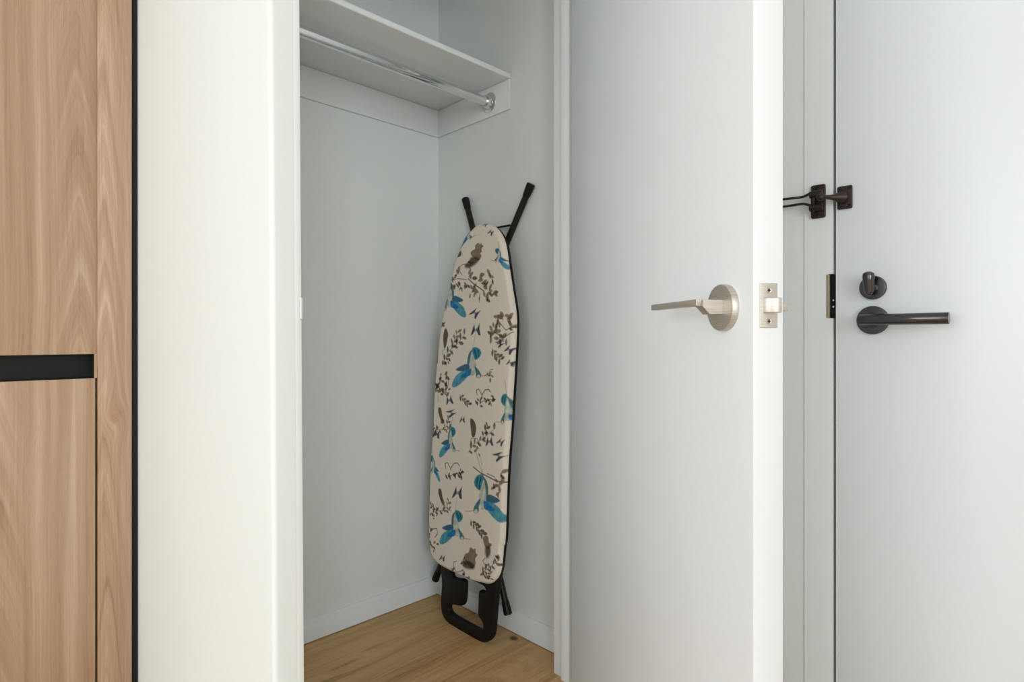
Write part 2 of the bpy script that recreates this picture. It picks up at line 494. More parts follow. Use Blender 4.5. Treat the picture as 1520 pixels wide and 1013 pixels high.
box('seal', XF + 0.014, XR + 0.050, DY1 - 0.0010, DY1 + 0.0033, 0.01, 2.05, 'gap_seal', ef)

dr2 = box('door_2', XF, XR + 0.044, DY0, DY1 - 0.0012, 0.006, 2.05, 'door_paint', None, 0.0015); tag(dr2, kind='structure')
# lever on the entry door
LY, LZ, TZ = 0.3136, 0.9335, 0.995
fx_ = lambda y, z, x=XF: frame((x, y, z), (0, -1, 0), (0, 0, 1), (-1, 0, 0))
lathe('lever_rose', [(0, 0), (0.0267, 0), (0.0267, 0.0075), (0.0258, 0.0088), (0.024, 0.009), (0, 0.009)], 'black_nickel', dr2, 48, fx_(LY, LZ))
bm = bmesh.new()
xl = 1.2195; rl = 0.0101
add_tube(bm, [(XF - 0.009, LY, LZ), (xl, LY, LZ)], rl * 0.96, 28)
add_tube(bm, [(xl, LY + 0.0118, LZ), (xl, LY + 0.0108, LZ), (xl, 0.1915, LZ), (xl, 0.1905, LZ)], [rl * 0.93, rl, rl, rl * 0.95], 28)
lv = finish(bm, 'lever_handle', 'black_nickel', dr2)
lathe('lever_collar', [(0, 0), (0.014, 0), (0.014, 0.004), (0.013, 0.005), (0, 0.005)], 'black_nickel', dr2, 32, fx_(LY, LZ, XF - 0.009))
lathe('turn_rose', [(0, 0), (0.0225, 0), (0.0225, 0.006), (0.0216, 0.0074), (0.020, 0.0076), (0, 0.0076)], 'black_nickel', dr2, 48, fx_(LY, TZ))
# thumb turn: teardrop wing standing off the rose
pts = []
for i in range(13):
    t = i / 12
    pts.append((t, 0.0045 + 0.0065 * math.sin(math.pi * min(1, t * 1.05)) ** 0.7))
bm = bmesh.new()
add_tube(bm, [(XF - 0.0075, LY + 0.001, TZ), (XF - 0.018, LY + 0.001, TZ)], 0.0085, 24)
base = Vector((XF - 0.022, LY + 0.001, TZ + 0.003))
prof = [(-0.0185, 0.002), (-0.0165, 0.0058), (-0.010, 0.0085), (0.0, 0.0092), (0.009, 0.0095), (0.018, 0.0102), (0.0225, 0.0088), (0.0250, 0.0048)]
add_tube(bm, [base + Vector((-0.006 if h > 0 else -0.002, 0, h)) for h, r in prof], [r for h, r in prof], 20)
finish(bm, 'thumb_turn', 'black_nickel', dr2)
# ball catch of the swing guard, fixed on the door
CZ = 1.1735; cy = 0.3616
cp = plate('guard_catch', [rrect(0.0265, 0.045, 0.003)], 0.0045, 0.0015, 'bronze_dark', dr2, fx_(cy, CZ, XF - 0.00225))
ball = Vector((1.2235, 0.3935, 1.1735))
base = Vector((XF - 0.004, cy + 0.002, CZ))
bm = bmesh.new(); P_ = [base + (ball - base) * t for t in (0, .12, .25, .4, .55, .75, 1.0)]
add_tube(bm, P_, [0.0125, 0.0115, 0.009, 0.0065, 0.0048, 0.0042, 0.0042], 20)
finish(bm, 'guard_stem', 'bronze_dark', cp)
bm = bmesh.new(); bmesh.ops.create_uvsphere(bm, u_segments=20, v_segments=12, radius=0.0078)
finish(bm, 'guard_ball', 'bronze_dark', cp, True, Matrix.Translation(ball))
for dy, dz in ((0.008, 0.0165), (-0.008, 0.0165), (0.008, -0.0165), (-0.008, -0.0165)):
    lathe('screw', [(0, 0.001), (0.0022, 0.0007), (0.0027, 0)], 'black_metal', cp, 12, fx_(cy + dy, CZ + dz, XF - 0.0045))

# swing bar guard on the frame
sg = empty('swing_bar_guard', (XF, 0.4095, 1.1735))
tag(sg, 'dark bronze swing bar door guard with two-rod loop on entry door frame', 'door guard')
gy, gz = 0.4095, 1.1735
plate('base_plate', [rrect(0.027, 0.067, 0.004)], 0.006, 0.002, 'bronze_dark', sg, fx_(gy, gz, XF - 0.003))
for dz in (0.0135, -0.0135):
    kn = tube('knuckle', [(XF - 0.0125, gy - 0.011, gz + dz), (XF - 0.0125, gy + 0.0125, gz + dz)], 0.0068, 'bronze_dark', sg, 16)
tube('pivot_pin', [(XF - 0.0125, gy + 0.006, gz - 0.022), (XF - 0.0125, gy + 0.006, gz + 0.022)], 0.0030, 'bronze_dark', sg, 12)
for dz in (0.0265, -0.0265):
    lathe('screw', [(0, 0.0012), (0.0028, 0.0008), (0.0034, 0)], 'black_metal', sg, 14, fx_(gy + 0.002, gz + dz, XF - 0.006))
XB = XF - 0.0135
pu = [on_x(*q, XB) for q in ((1207, 286), (1204.5, 286.6), (1192.4, 292.6), (1163, 296))]
pd = [on_x(*q, XB) for q in ((1207, 305.9), (1205.3, 305.7), (1192.4, 302.6), (1163, 307))]
du = (pu[3] - pu[2]).normalized(); dd = (pd[3] - pd[2]).normalized()
eu = pu[2] + du * 0.085; ed = pd[2] + dd * 0.085
endm = (eu + ed) / 2 + Vector((0, 0.010, 0))
tube('loop_bar', bend([pu[0], pu[1], pu[2], eu, endm + Vector((0, 0, .006)), endm - Vector((0, 0, .006)), ed, pd[2], pd[1], pd[0]], 0.006, 4), 0.0026, 'bronze_dark', sg, 12)

# ------------------------------------------------------------------ closet door, standing open
T_D = 0.044; W_D = 0.744
pin = Vector((XJ + 0.002, YF - 0.006, 0))
A_D = math.radians(13.0)
dcam = (math.sin(A_D), -math.cos(A_D))
dvec = (RGT * dcam[0] + FWD * dcam[1]); dvec.z = 0; dvec.normalize()       # hinge -> latch
nin = Vector((dvec.y, -dvec.x, 0))                                          # inner face normal
if nin.x > 0: nin = -nin
hc = pin + dvec * 0.003 + nin * 0.046                                       # inner face, hinge side corner
# rotate about the pin so that the latch corner of the inner face falls on pixel column 1118
def col_of(p): return W_PX / 2 + F_PX * p.dot(RGT) / p.dot(FWD)
for _ in range(40):
    lc = hc + dvec * W_D
    e = col_of(lc) - 1118.0
    A_D -= e * 0.0006
    dvec = RGT * math.sin(A_D) - FWD * math.cos(A_D)
    nin = Vector((dvec.y, -dvec.x, 0))
    if nin.x > 0: nin = -nin
    hc = pin + dvec * 0.003 + nin * 0.046
print('closet door angle', math.degrees(A_D), 'hinge col', col_of(hc), 'latch col', col_of(lc), 'outer col', col_of(lc - nin * T_D), 'depth', lc.dot(FWD))
# local door frame: +X hinge->latch, +Y inner normal, Z up, origin at inner face hinge corner on the floor
DM = frame(hc, dvec, nin, (0, 0, 1))
d1 = box('door_1', 0, W_D, -T_D, 0, 0.008, 2.035, 'door_paint', None, 0.0016, DM); tag(d1, kind='structure')
ZL = 0.942; BS = 0.062
def DF(x, y, z, out=1):   # frame on the door face: local z = out of the face, local x towards the hinge
    return DM @ frame((x, y, z), (-1, 0, 0), (0, 0, 1) , (0, out, 0))
bsx = W_D - BS
lathe('door_rose', [(0, 0), (0.0322, 0), (0.0322, 0.0085), (0.0315, 0.0097), (0.030, 0.010), (0, 0.010)], 'brushed_nickel', d1, 64, DF(bsx, 0, ZL))
# neck block: tall at the rose, undercut, then the slim bar towards the hinge
neck = [(0.009, -0.0095), (0.009, 0.0105), (0.050, 0.0105), (0.050, 0.0015), (0.041, 0.0015), (0.030, -0.0095)]
nk = plate('lever_neck', [neck], 0.018, 0.0007, 'brushed_nickel', d1, DM @ frame((bsx, 0, ZL), (0, 1, 0), (0, 0, 1), (1, 0, 0)))
box('lever_bar', bsx - 0.128, bsx + 0.009, 0.0385, 0.0500, ZL + 0.0015, ZL + 0.0105, 'brushed_nickel', nk, 0.0007, DM)
# outer handle
lathe('door_rose', [(0, 0), (0.0322, 0), (0.0322, 0.0085), (0.0315, 0.0097), (0.030, 0.010), (0, 0.010)], 'brushed_nickel', d1, 64, DF(bsx, -T_D, ZL, -1))
for i in range(200):
    LP = 0.012 + i * 0.0004
    if col_of(DM @ Vector((bsx + 0.009, -T_D - LP, 0))) > 1170.0: break
print('outer lever stand-off', LP)
on_ = box('lever_neck', bsx - 0.009, bsx + 0.009, -T_D - LP, -T_D - 0.009, ZL - 0.004, ZL + 0.0055, 'brushed_nickel', d1, 0.0007, DM)
box('lever_bar', bsx - 0.128, bsx - 0.0092, -T_D - LP, -T_D - LP + 0.0095, ZL - 0.004, ZL + 0.0055, 'brushed_nickel', on_, 0.0007, DM)
# latch face plate in the door edge
EF = DM @ frame((W_D, -T_D / 2, ZL), (0, -1, 0), (0, 0, 1), (1, 0, 0))
lp = plate('latch_plate', [rrect(0.0255, 0.058, 0.0012)], 0.0016, 0.0004, 'brushed_nickel', d1, EF @ Matrix.Translation((0, 0, 0.0004)))
for dz in (0.0195, -0.0205):
    s_ = lathe('screw', [(0, 0.0004), (0.0016, 0.0004), (0.0034, 0.0009), (0.0039, 0.0)], 'brushed_nickel', lp, 20, EF @ Matrix.Translation((0, dz, 0.0011)))
    bm = bmesh.new(); add_box(bm, -0.0022, 0.0022, -0.0006, 0.0006, 0.0004, 0.0011); add_box(bm, -0.0006, 0.0006, -0.0022, 0.0022, 0.0004, 0.0011)
    finish(bm, 'screw_slot', 'screw_dark', lp, False, EF @ Matrix.Translation((0, dz, 0.0010)))
# bevelled latch bolt: sloping on the inner side
bolt = [(-0.0085, 0.0), (0.0105, 0.0), (0.0105, 0.0125), (0.0080, 0.0130), (0.0030, 0.0118), (-0.0025, 0.0092), (-0.0070, 0.0050)]
plate('latch_bolt', [bolt], 0.0195, 0.001, 'brushed_nickel', d1, EF @ frame((0, 0, 0.0), (1, 0, 0), (0, 0, 1), (0, -1, 0)))
# hinges
for z in (0.22, 1.05, 1.85):
    tube('hinge', [pin + Vector((0, 0, z - 0.045)), pin + Vector((0, 0, z + 0.045))], 0.0055, 'brushed_nickel', d1, 14)

# ------------------------------------------------------------------ tall timber cabinet
YCAB = 1.76
XE = 0.3549                       # cabinet's right end
XFIL = 0.2832                    # filler panel's left edge
cab = empty('tall_cabinet', ((XFIL - 0.3), YCAB + 0.3, 0))
tag(cab, 'tall light oak cabinet with black finger-pull recess beside white wall', 'cabinet')
cabinet_wood('oak_upper', 0.258, 0.0, 5.5)
cabinet_wood('oak_lower', 0.112, 3.1, 4.0)
cabinet_wood('oak_filler', 0.312, 5.7, 9.0, (0.3187, 0.70, 0.030))
XD0 = -0.31
pz = lambda px, py: (lambda d: CAM_H + d.z * YCAB / d.y)(ray(px, py))
ztop, zbot = pz(140, 525.8), pz(140, 561.8)
xrec = (lambda d: d.x * YCAB / d.y)(ray(139.8, 540))
box('body', XD0, XFIL - 0.002, YCAB + 0.045, YCAB + 0.60, 0.012, 2.30, 'black_laminate', cab)
box('upper_door', XD0, XFIL - 0.0006, YCAB, YCAB + 0.020, ztop, 2.30, 'oak_upper', cab, 0.0008)
box('lower_door', XD0, XFIL - 0.0048, YCAB, YCAB + 0.020, 0.012, zbot, 'oak_lower', cab, 0.0008)
bm = bmesh.new()                 # open black channel: back, floor, roof and end
add_box(bm, XD0, xrec, YCAB + 0.038, YCAB + 0.044, zbot + 0.0002, ztop - 0.0002)
add_box(bm, XD0, xrec, YCAB + 0.0005, YCAB + 0.038, zbot + 0.0002, zbot + 0.0016)
add_box(bm, XD0, xrec, YCAB + 0.0005, YCAB + 0.038, ztop - 0.0016, ztop - 0.0002)
add_box(bm, xrec - 0.0014, xrec, YCAB + 0.0005, YCAB + 0.038, zbot + 0.0016, ztop - 0.0016)
finish(bm, 'finger_recess', 'black_laminate', cab, False)
box('recess_end_cap', xrec, XFIL - 0.0006, YCAB, YCAB + 0.020, zbot + 0.0003, ztop - 0.0003, 'oak_upper', cab)
fp = box('filler_panel', XFIL, XE, YCAB - 0.004, YCAB + 0.60, 0.0, 2.30, 'oak_filler', cab, 0.0006)
box('edge_band', XFIL - 0.0012, XFIL, YCAB - 0.0038, YCAB + 0.001, ztop - 0.03, 2.30, 'oak_filler', fp)
box('scribe_strip', XE, XN0 - 0.0125, YCAB + 0.001, YCAB + 0.02, 0.0, 2.30, 'black_laminate', cab)
box('plinth', XD0, XFIL - 0.003, YCAB + 0.05, YCAB + 0.58, 0.0, 0.0118, 'black_laminate', cab)

# ------------------------------------------------------------------ closet shelf and rod
SZ, SY = 1.700, 1.294
tag(box('trim_4', XN1 - 0.008, XR - 0.0006, YB - 0.0095, YB - 0.0006, 1.607, SZ, 'trim_paint', None, 0.001), kind='structure')      # wall cleats
tag(box('trim_5', XR - 0.0075, XR - 0.0006, SY + 0.003, YB - 0.0097, 1.607, SZ, 'trim_paint', None, 0.001), kind='structure')
sh = box('closet_shelf', XN1 - 0.008, XR - 0.0006, SY, YB - 0.0006, SZ + 0.0003, SZ + 0.017, 'trim_paint', None, 0.004, None, 3)
tag(sh, 'white painted closet shelf board with rounded front edge above the chrome rod', 'shelf')
rod = empty('clothes_rod', ((XN1 + XR) / 2, 1.3857, 1.65))
tag(rod, 'shiny chrome clothes rod with round wall flange below the white shelf', 'clothes rod')
RY, RZ = 1.3857, 1.6505
xc = XR - 0.0075
tube('rod_tube', [(XN1 - 0.004, RY, RZ), (xc - 0.004, RY, RZ)], 0.0140, 'chrome', rod, 40)
for sx, x in ((-1, xc), ):
    lathe('flange', [(0, 0), (0.030, 0), (0.0315, 0.0012), (0.0315, 0.003), (0.0295, 0.0048), (0.024, 0.0056), (0.0205, 0.0062), (0.0192, 0.008), (0.0190, 0.019), (0.0182, 0.0205), (0.0145, 0.0205)],
          'chrome', rod, 40, frame((x, RY, RZ), (0, 1, 0), (0, 0, 1), (sx, 0, 0)))
lathe('flange', [(0, 0), (0.030, 0), (0.0315, 0.0012), (0.0315, 0.003), (0.0295, 0.0048), (0.0205, 0.0062), (0.0190, 0.019), (0.0145, 0.0205)],
      'chrome', rod, 40, frame((XN1 - 0.012 - (RZ - 0.9) * LEAN + 0.0002, RY, RZ), (0, 1, 0), (0, 0, 1), (1, 0, 0)))

# ------------------------------------------------------------------ ironing board leaning on the closet's side wall
BA, BB = 1.150, 0.036            # plane of the board's back: x = BA + BB z
def on_board(px, py, off=0.0):
    d = ray(px, py); t = (BA + off + BB * CAM_H) / (d.x - BB * d.z)
    return Vector((d.x * t, d.y * t, CAM_H + d.z * t))
def st(px, py):
    p = on_board(px, py); return (p.y, p.z)
ib = empty('ironing_board', (1.155, 1.39, 0.0))
tag(ib, 'folded ironing board with hummingbird and butterfly print cover leaning in closet', 'ironing board')
outline_px = [(724.2, 332.3), (713, 334), (705, 339.5), (697, 347.5), (689.5, 362), (681.9, 381.6), (674.3, 409.8), (666.7, 442.4), (660.3, 472), (654.6, 513), (649.0, 570), (646.5, 625), (642.0, 700), (640.0, 771), (640.4, 801), (644.0, 823), (655, 837.5), (673, 848), (697, 859), (718, 865), (730.0, 866.2), (738.2, 860.5), (745, 845), (748.3, 812), (750.8, 797), (754.3, 700), (759.5, 632), (762.3, 584), (765.0, 540), (767.5, 488), (766.7, 463), (763.3, 440), (757, 399), (752.2, 366), (746, 349), (736, 337)]
OUT = np.array(catmull([st(*p) for p in outline_px], 8))
def seg_dist(P, A, B):
    """distance of points P (n,2) to segment A-B"""
    d = B - A; L2 = max(float(d @ d), 1e-12)
    t = np.clip(((P - A) @ d) / L2, 0, 1)
    return np.hypot(P[:, 0] - A[0] - t * d[0], P[:, 1] - A[1] - t * d[1])
def inside(P, poly):
    c = np.zeros(len(P), bool); n = len(poly); j = n - 1
    for i in range(n):
        xi, yi = poly[i]; xj, yj = poly[j]
        if yi != yj:
            c ^= ((yi > P[:, 1]) != (yj > P[:, 1])) & (P[:, 0] < (xj - xi) * (P[:, 1] - yi) / (yj - yi) + xi)
        j = i
    return c
NR, NC = 720, 250
zmin, zmax = OUT[:, 1].min(), OUT[:, 1].max()
kk = np.arange(NR + 1) / NR
zz = zmin + (zmax - zmin) * (0.75 * kk + 0.25 * (1 - np.cos(np.pi * kk)) / 2)
rows = []
for z in zz:
    z_ = min(max(z, zmin + 1e-6), zmax - 1e-6)
    xs = []
    for i in range(len(OUT)):
        a, b = OUT[i - 1], OUT[i]
        if (a[1] > z_) != (b[1] > z_): xs.append(a[0] + (z_ - a[1]) / (b[1] - a[1]) * (b[0] - a[0]))
    lo_, hi_ = min(xs), max(xs)
    u = np.linspace(0, 1, NC + 1)
    rows.append(np.stack([lo_ + (hi_ - lo_) * u, np.full(NC + 1, z_)], 1))
G = np.concatenate(rows)
dist = np.full(len(G), 9.0)
for i in range(len(OUT)): dist = np.minimum(dist, seg_dist(G, OUT[i - 1], OUT[i]))
TH, RR = 0.015, 0.013
e = np.clip(dist / RR, 0, 1)
pad = TH * np.sqrt(np.clip(1 - (1 - e) ** 2, 0, 1))
nrm = Vector((-1, 0, BB)).normalized()

# ---- the print, in board-plane coordinates (metres), colours as cotton dyes
CREAM = (234, 223, 208)
colr = np.tile(np.array(lin(CREAM)), (len(G), 1))
def blotch(n_, sc, seed):
    rs = np.random.RandomState(seed); out = np.zeros(len(G))
    for _ in range(n_):
        a = rs.rand() * 6.28; fq = sc * (0.5 + rs.rand()); ph = rs.rand() * 6.28
        out += np.sin(fq * (G[:, 0] * math.cos(a) + G[:, 1] * math.sin(a)) + ph)
    return out / math.sqrt(n_)
WASH = blotch(10, 320, 3)
SOFT = 0.0012
def lay(sel, alpha, col, wash=0.16):
    c = np.array(lin(col))[None, :] * (1 + wash * WASH[sel])[:, None]
    colr[sel] = colr[sel] * (1 - alpha[:, None]) + np.clip(c, 0, 1) * alpha[:, None]
def near(pts, m):
    pts = np.asarray(pts); a, b = pts.min(0) - m, pts.max(0) + m
    return np.where((G[:, 0] > a[0]) & (G[:, 0] < b[0]) & (G[:, 1] > a[1]) & (G[:, 1] < b[1]))[0]
def poly_m(pts, col, alpha=0.95, soft=SOFT, wash=0.16):
    sel = near(pts, soft * 2)
    if not len(sel): return
    P = G[sel]; pts = [np.array(p) for p in pts]
    ins = inside(P, pts); d = np.full(len(P), 9.0)
    for i in range(len(pts)): d = np.minimum(d, seg_dist(P, pts[i - 1], pts[i]))
    sd = np.where(ins, d, -d)
    a = np.clip(sd / soft * 0.5 + 0.5, 0, 1) * alpha
    lay(sel, a, col, wash)
def poly(pxs, col, alpha=0.95, soft=SOFT, smooth=True):
    pts = [st(*p) for p in pxs]
    if smooth and len(pts) > 4: pts = catmull(pts, 3)
    poly_m(pts, col, alpha, soft)
def stroke(pxs, w, col, alpha=0.9):
    pts = [np.array(st(*p)) for p in pxs]
    sel = near(pts, w + 0.003)
    if not len(sel): return
    P = G[sel]; d = np.full(len(P), 9.0)
    for a, b in zip(pts[:-1], pts[1:]): d = np.minimum(d, seg_dist(P, a, b))
    lay(sel, np.clip((w - d) / SOFT * 0.7 + 0.5, 0, 1) * alpha, col)
def leaf(px, py, L, w, ang, col, alpha=0.88):
    """leaf blade: base at pixel, length and width in metres, angle in degrees on the board"""
    b = np.array(st(px, py)); d = np.array((-math.cos(math.radians(ang)), math.sin(math.radians(ang))))
    n_ = np.array((-d[1], d[0]))
    prof = [(0, 0.05), (0.2, 0.62), (0.45, 1.0), (0.7, 0.9), (0.9, 0.5), (1, 0.08)]
    pts = [b + d * L * t + n_ * w * h * 0.5 for t, h in prof] + [b + d * L * t - n_ * w * h * 0.5 for t, h in reversed(prof)]
    poly_m(pts, col, alpha)
TAUPE, DARK, MIDB = (124, 106, 86), (52, 43, 34), (88, 74, 58)
rng = random.Random(5)
def cluster(px, py, r_px, n, size=0.015, col=MIDB, a0=None):
    for i in range(n):
        a = rng.uniform(0, 360) if a0 is None else a0 + rng.uniform(-55, 55)
        q = r_px * rng.random() ** 0.5; th = rng.uniform(0, 6.28)
        c = col if rng.random() < 0.65 else (DARK if rng.random() < 0.6 else TAUPE)
        s = 1.05 * size * rng.uniform(0.7, 1.25)
        leaf(px + 0.6 * q * math.cos(th), py + q * math.sin(th), s, s * 0.48, a, c)
def sprig(pxs, n, size=0.016, col=MIDB, w=0.0008, spread=48):
    stroke(pxs, w, DARK, 0.85)
    P = [np.array(p, float) for p in pxs]; seg = len(P) - 1
    for i in range(n):
        t = (i + 0.6) / n * seg; j = min(int(t), seg - 1); f = t - j
        q = P[j] * (1 - f) + P[j + 1] * f
        a = np.array(st(*P[j])); b = np.array(st(*P[j + 1])); d = b - a
        ang = math.degrees(math.atan2(d[1], -d[0]))
        s = 1.15 * size * rng.uniform(0.75, 1.2)
        leaf(q[0], q[1], s, s * 0.46, ang + (spread if i % 2 else -spread) + rng.uniform(-15, 15), col if rng.random() < 0.7 else DARK)
# crop coordinates -> photo pixels
def C(ox, oy, s): return lambda *pts: [(ox + x / s, oy + y / s) for x, y in pts]
R6 = C(630, 320, 6.333); R7 = C(630, 470, 6.333); R8 = C(630, 690, 5.627); R3 = C(620, 620, 5.628)

BIRD = [
    ([(485, 300), (510, 290), (545, 300), (568, 335), (560, 375), (515, 412), (495, 370), (485, 330)], (28, 128, 146)),
    ([(500, 310), (512, 305), (530, 380), (518, 400)], (14, 92, 112)), ([(530, 305), (545, 312), (552, 370), (540, 385)], (16, 100, 120)),
    ([(485, 310), (455, 345), (440, 400), (440, 450), (460, 470), (468, 400), (482, 340)], (44, 104, 112)),
    ([(480, 335), (505, 400), (522, 450), (520, 500), (505, 548), (470, 552), (450, 500), (458, 430), (470, 370)], (188, 196, 180)),
    ([(330, 497), (380, 465), (430, 447), (455, 460), (455, 495), (440, 512), (390, 516), (350, 512)], (16, 92, 126)),
    ([(470, 500), (455, 545), (420, 590), (360, 645), (310, 668), (292, 650), (300, 615), (330, 560), (380, 520), (430, 500)], (62, 148, 168)),
    ([(474, 490), (472, 545), (440, 566), (395, 575), (380, 560), (425, 520)], (36, 116, 176)),
    ([(505, 470), (532, 490), (562, 530), (568, 562), (548, 582), (520, 566), (520, 530)], (30, 110, 124)),
    ([(535, 552), (556, 550), (560, 572), (545, 580), (530, 570)], (208, 208, 196)),
]
def bird(tail, head, tip, beak=(150, 80, 74)):
    src = np.array([[490, 300, 1], [545, 560, 1], [295, 660, 1]], float); dst = np.array([tail, head, tip], float)
    A = np.linalg.solve(src, dst)
    f = lambda pts: [tuple(np.array((x, y, 1.0)) @ A) for x, y in pts]
    for pts, c in BIRD: poly(f(pts), c, 0.94)
    stroke(f([(565, 557), (590, 560), (640, 558)]), 0.0009, beak, 0.85)
    stroke(f([(490, 300), (516, 160)]), 0.0006, (90, 92, 92), 0.8)
bird(*R7((490, 300), (545, 560), (295, 660)))
bird(*R8((290, 380), (345, 605), (160, 650)))
bird(*R3((310, 80), (335, 270), (210, 325)))
bird(*R8((520, 85), (462, 378), (690, 470)), beak=(196, 74, 70))
bird(*R6((735, 322), (702, 438), (806, 510)))
bird(*R6((462, 120), (470, 222), (340, 345)))
bird(*R6((272, 620), (222, 880), (425, 955)))
bird((757.5, 586), (751.5, 626), (778, 640), beak=(196, 74, 70))
bird((648, 677), (646, 700), (659, 715))
NAVY = (48, 48, 64)
def butterfly(px, py, s=1.0, rot=0.0):
    c, n_ = math.cos(math.radians(rot)), math.sin(math.radians(rot))
    def f(pts): return [(px + s * 0.138 * (x * c - y * n_), py + s * 0.138 * (x * n_ + y * c)) for x, y in pts]
    poly(f([(-14, -62), (-30, -10), (-52, 62), (-26, 44), (-6, 4)]), NAVY, 0.95, SOFT, False)
    poly(f([(40, -66), (22, -26), (6, 2), (28, 56), (52, 60), (40, -4)]), NAVY, 0.95, SOFT, False)
    poly(f([(-4, -12), (14, -12), (18, 24), (4, 14), (-12, 26)]), (104, 136, 164), 0.8, SOFT, False)
for b in ((711.5, 490, 1.05, 0), (710.5, 465, 0.9, 35), (734, 346, .55, 30), (724.5, 334.5, .4, 20), (672, 594, .8, -12), (675.5, 612.5, .8, 60), (691.6, 622.6, .6, 0),
          (684.4, 730.5, 1.1, 5), (662, 827, .6, 15), (748.5, 655.5, .7, 30), (746, 676, .95, 60), (731.5, 655, .85, -5), (762, 538.5, .6, 20), (761, 519, .8, 30), (653, 644, .8, 10), (748, 510, .7, 60)):
    butterfly(*b)
# dark oak-leaf sprays
def lobed(pts, dark, curl):
    poly(pts, TAUPE, 0.92)
    for d in dark: poly(d, DARK, 0.9, 0.004)
    if curl: stroke(curl, 0.0011, DARK)
lobed(R6((540, 265), (558, 280), (572, 262), (576, 285), (592, 292), (572, 318), (574, 350), (560, 360), (570, 392), (545, 430), (500, 405), (470, 372), (480, 340), (510, 322), (512, 290)),
      [R6((480, 395), (545, 410), (535, 445), (480, 490), (425, 500), (415, 470), (450, 440))], R6((385, 560), (366, 530), (368, 490), (395, 465), (440, 468)))
cluster(*R6((450, 470))[0], 7, 8, 0.012, DARK)
stroke(R6((285, 612), (350, 598), (430, 610)), 0.0012, DARK); stroke(R6((445, 600), (500, 650), (595, 716)), 0.0018, DARK)
for q, n_, r_ in (((545, 595), 4, 5), ((650, 592), 6, 6), ((562, 640), 3, 4), ((470, 710), 5, 6), ((520, 722), 5, 5), ((625, 722), 5, 5), ((690, 732), 6, 6), ((456, 570), 3, 4), ((345, 560), 3, 3), ((620, 770), 3, 4)):
    cluster(*R6(q)[0], r_, n_, 0.020, TAUPE)
for q in ((300, 655), (330, 650), (360, 640), (405, 640), (425, 655), (380, 690), (295, 585)): cluster(*R6(q)[0], 4, 3, 0.014, MIDB, -70)
stroke(R6((555, 740), (552, 820)), 0.0012, MIDB); leaf(*R6((552, 760))[0], 0.014, 0.006, -95, TAUPE)
poly(R6((355, 365), (378, 335), (382, 375), (360, 398), (335, 395)), MIDB); stroke(R6((325, 420), (340, 380)), 0.0012, DARK)
# right edge spray
for q, n_ in (((730, 30), 5), ((780, 20), 4), ((830, 25), 5), ((690, 140), 5), ((665, 175), 4), ((750, 190), 6), ((840, 100), 5), ((790, 225), 4)):
    cluster(*R7(q)[0], 6, n_, 0.020, TAUPE)
stroke(R7((870, 100), (800, 130), (740, 60)), 0.0012, DARK); stroke(R7((860, 150), (780, 200), (690, 150)), 0.0012, DARK)
poly(R7((735, 215), (765, 215), (748, 300)), NAVY, 0.9, SOFT, False)
sprig(R7((670, 300), (710, 365), (755, 410)), 8, 0.017, MIDB)
# left spray
poly(R7((232, 110), (258, 165), (250, 215), (240, 270), (222, 305), (212, 240), (212, 180)), MIDB); cluster(*R7((200, 90))[0], 6, 5, 0.013, DARK)
sprig(R7((200, 470), (260, 330), (345, 260), (415, 165)), 12, 0.020, MIDB); sprig(R7((290, 300), (320, 220), (350, 140)), 7, 0.017, TAUPE)
stroke(R7((205, 360), (200, 330), (225, 312)), 0.0009, MIDB); cluster(*R7((235, 420))[0], 8, 6, 0.014, MIDB, -60)
poly(R7((152, 290), (165, 300), (160, 440), (148, 440)), MIDB)
for q, n_ in (((180, 600), 6), ((225, 590), 5), ((150, 660), 6), ((215, 720), 7), ((245, 700), 4)): cluster(*R7(q)[0], 7, n_, 0.018, MIDB)
stroke(R7((140, 640), (190, 690), (240, 740)), 0.0013, DARK); stroke(R7((258, 570), (262, 640)), 0.0012, MIDB); stroke(R7((165, 740), (165, 795)), 0.001, TAUPE)
cluster(*R7((640, 545))[0], 6, 6, 0.012, DARK); stroke(R7((600, 555), (640, 540), (655, 500), (680, 500)), 0.0010, DARK)
def curls(f, ox=0, oy=0, s=1.0):
    g = lambda *p: f(*[(ox + x * s, oy + y * s) for x, y in p])
    stroke(g((-55, -10), (-60, -55), (-38, -62), (-15, -20), (-5, 10)), 0.0015, MIDB); stroke(g((-10, -5), (20, -55), (55, -60), (70, -35)), 0.0017, MIDB)
    for q in ((-40, 80), (-25, 60), (20, 45), (45, 30), (75, 40), (95, 50), (95, 25)): cluster(*g(q)[0], 4, 3, 0.013, DARK)
    stroke(g((-30, 70), (20, 40), (90, 35)), 0.0010, DARK)
curls(R7, 585, 745); curls(R3, 315, 430, 0.9)
sprig(R7((365, 735), (405, 780), (450, 825)), 8, 0.015, DARK)
# lavender-like sprays further down
def spray(f, ox, oy):
    g = lambda *p: f(*[(ox + x, oy + y) for x, y in p])
    poly(g((-10, -140), (12, -130), (22, -70), (40, -15), (20, -10), (0, -60), (-12, -100)), MIDB)
    cluster(*g((22, -25))[0], 3, 4, 0.012, DARK)
    sprig(g((-80, 70), (-20, 45), (90, 40)), 8, 0.015, MIDB); sprig(g((-20, 60), (-50, 20), (-75, 0)), 5, 0.014, MIDB); sprig(g((20, 50), (60, 10), (75, -40)), 6, 0.014, TAUPE)
    cluster(*g((-55, 85))[0], 6, 4, 0.012, MIDB)
spray(R8, 160, 335); spray(R3, 215, 55)
poly(R3((470, 10), (500, 20), (520, 80), (510, 150), (485, 160), (475, 90)), MIDB)
sprig(R3((450, 290), (500, 220), (570, 180), (680, 85)), 10, 0.018, MIDB); sprig(R3((570, 190), (590, 120), (615, 65)), 6, 0.016, DARK)
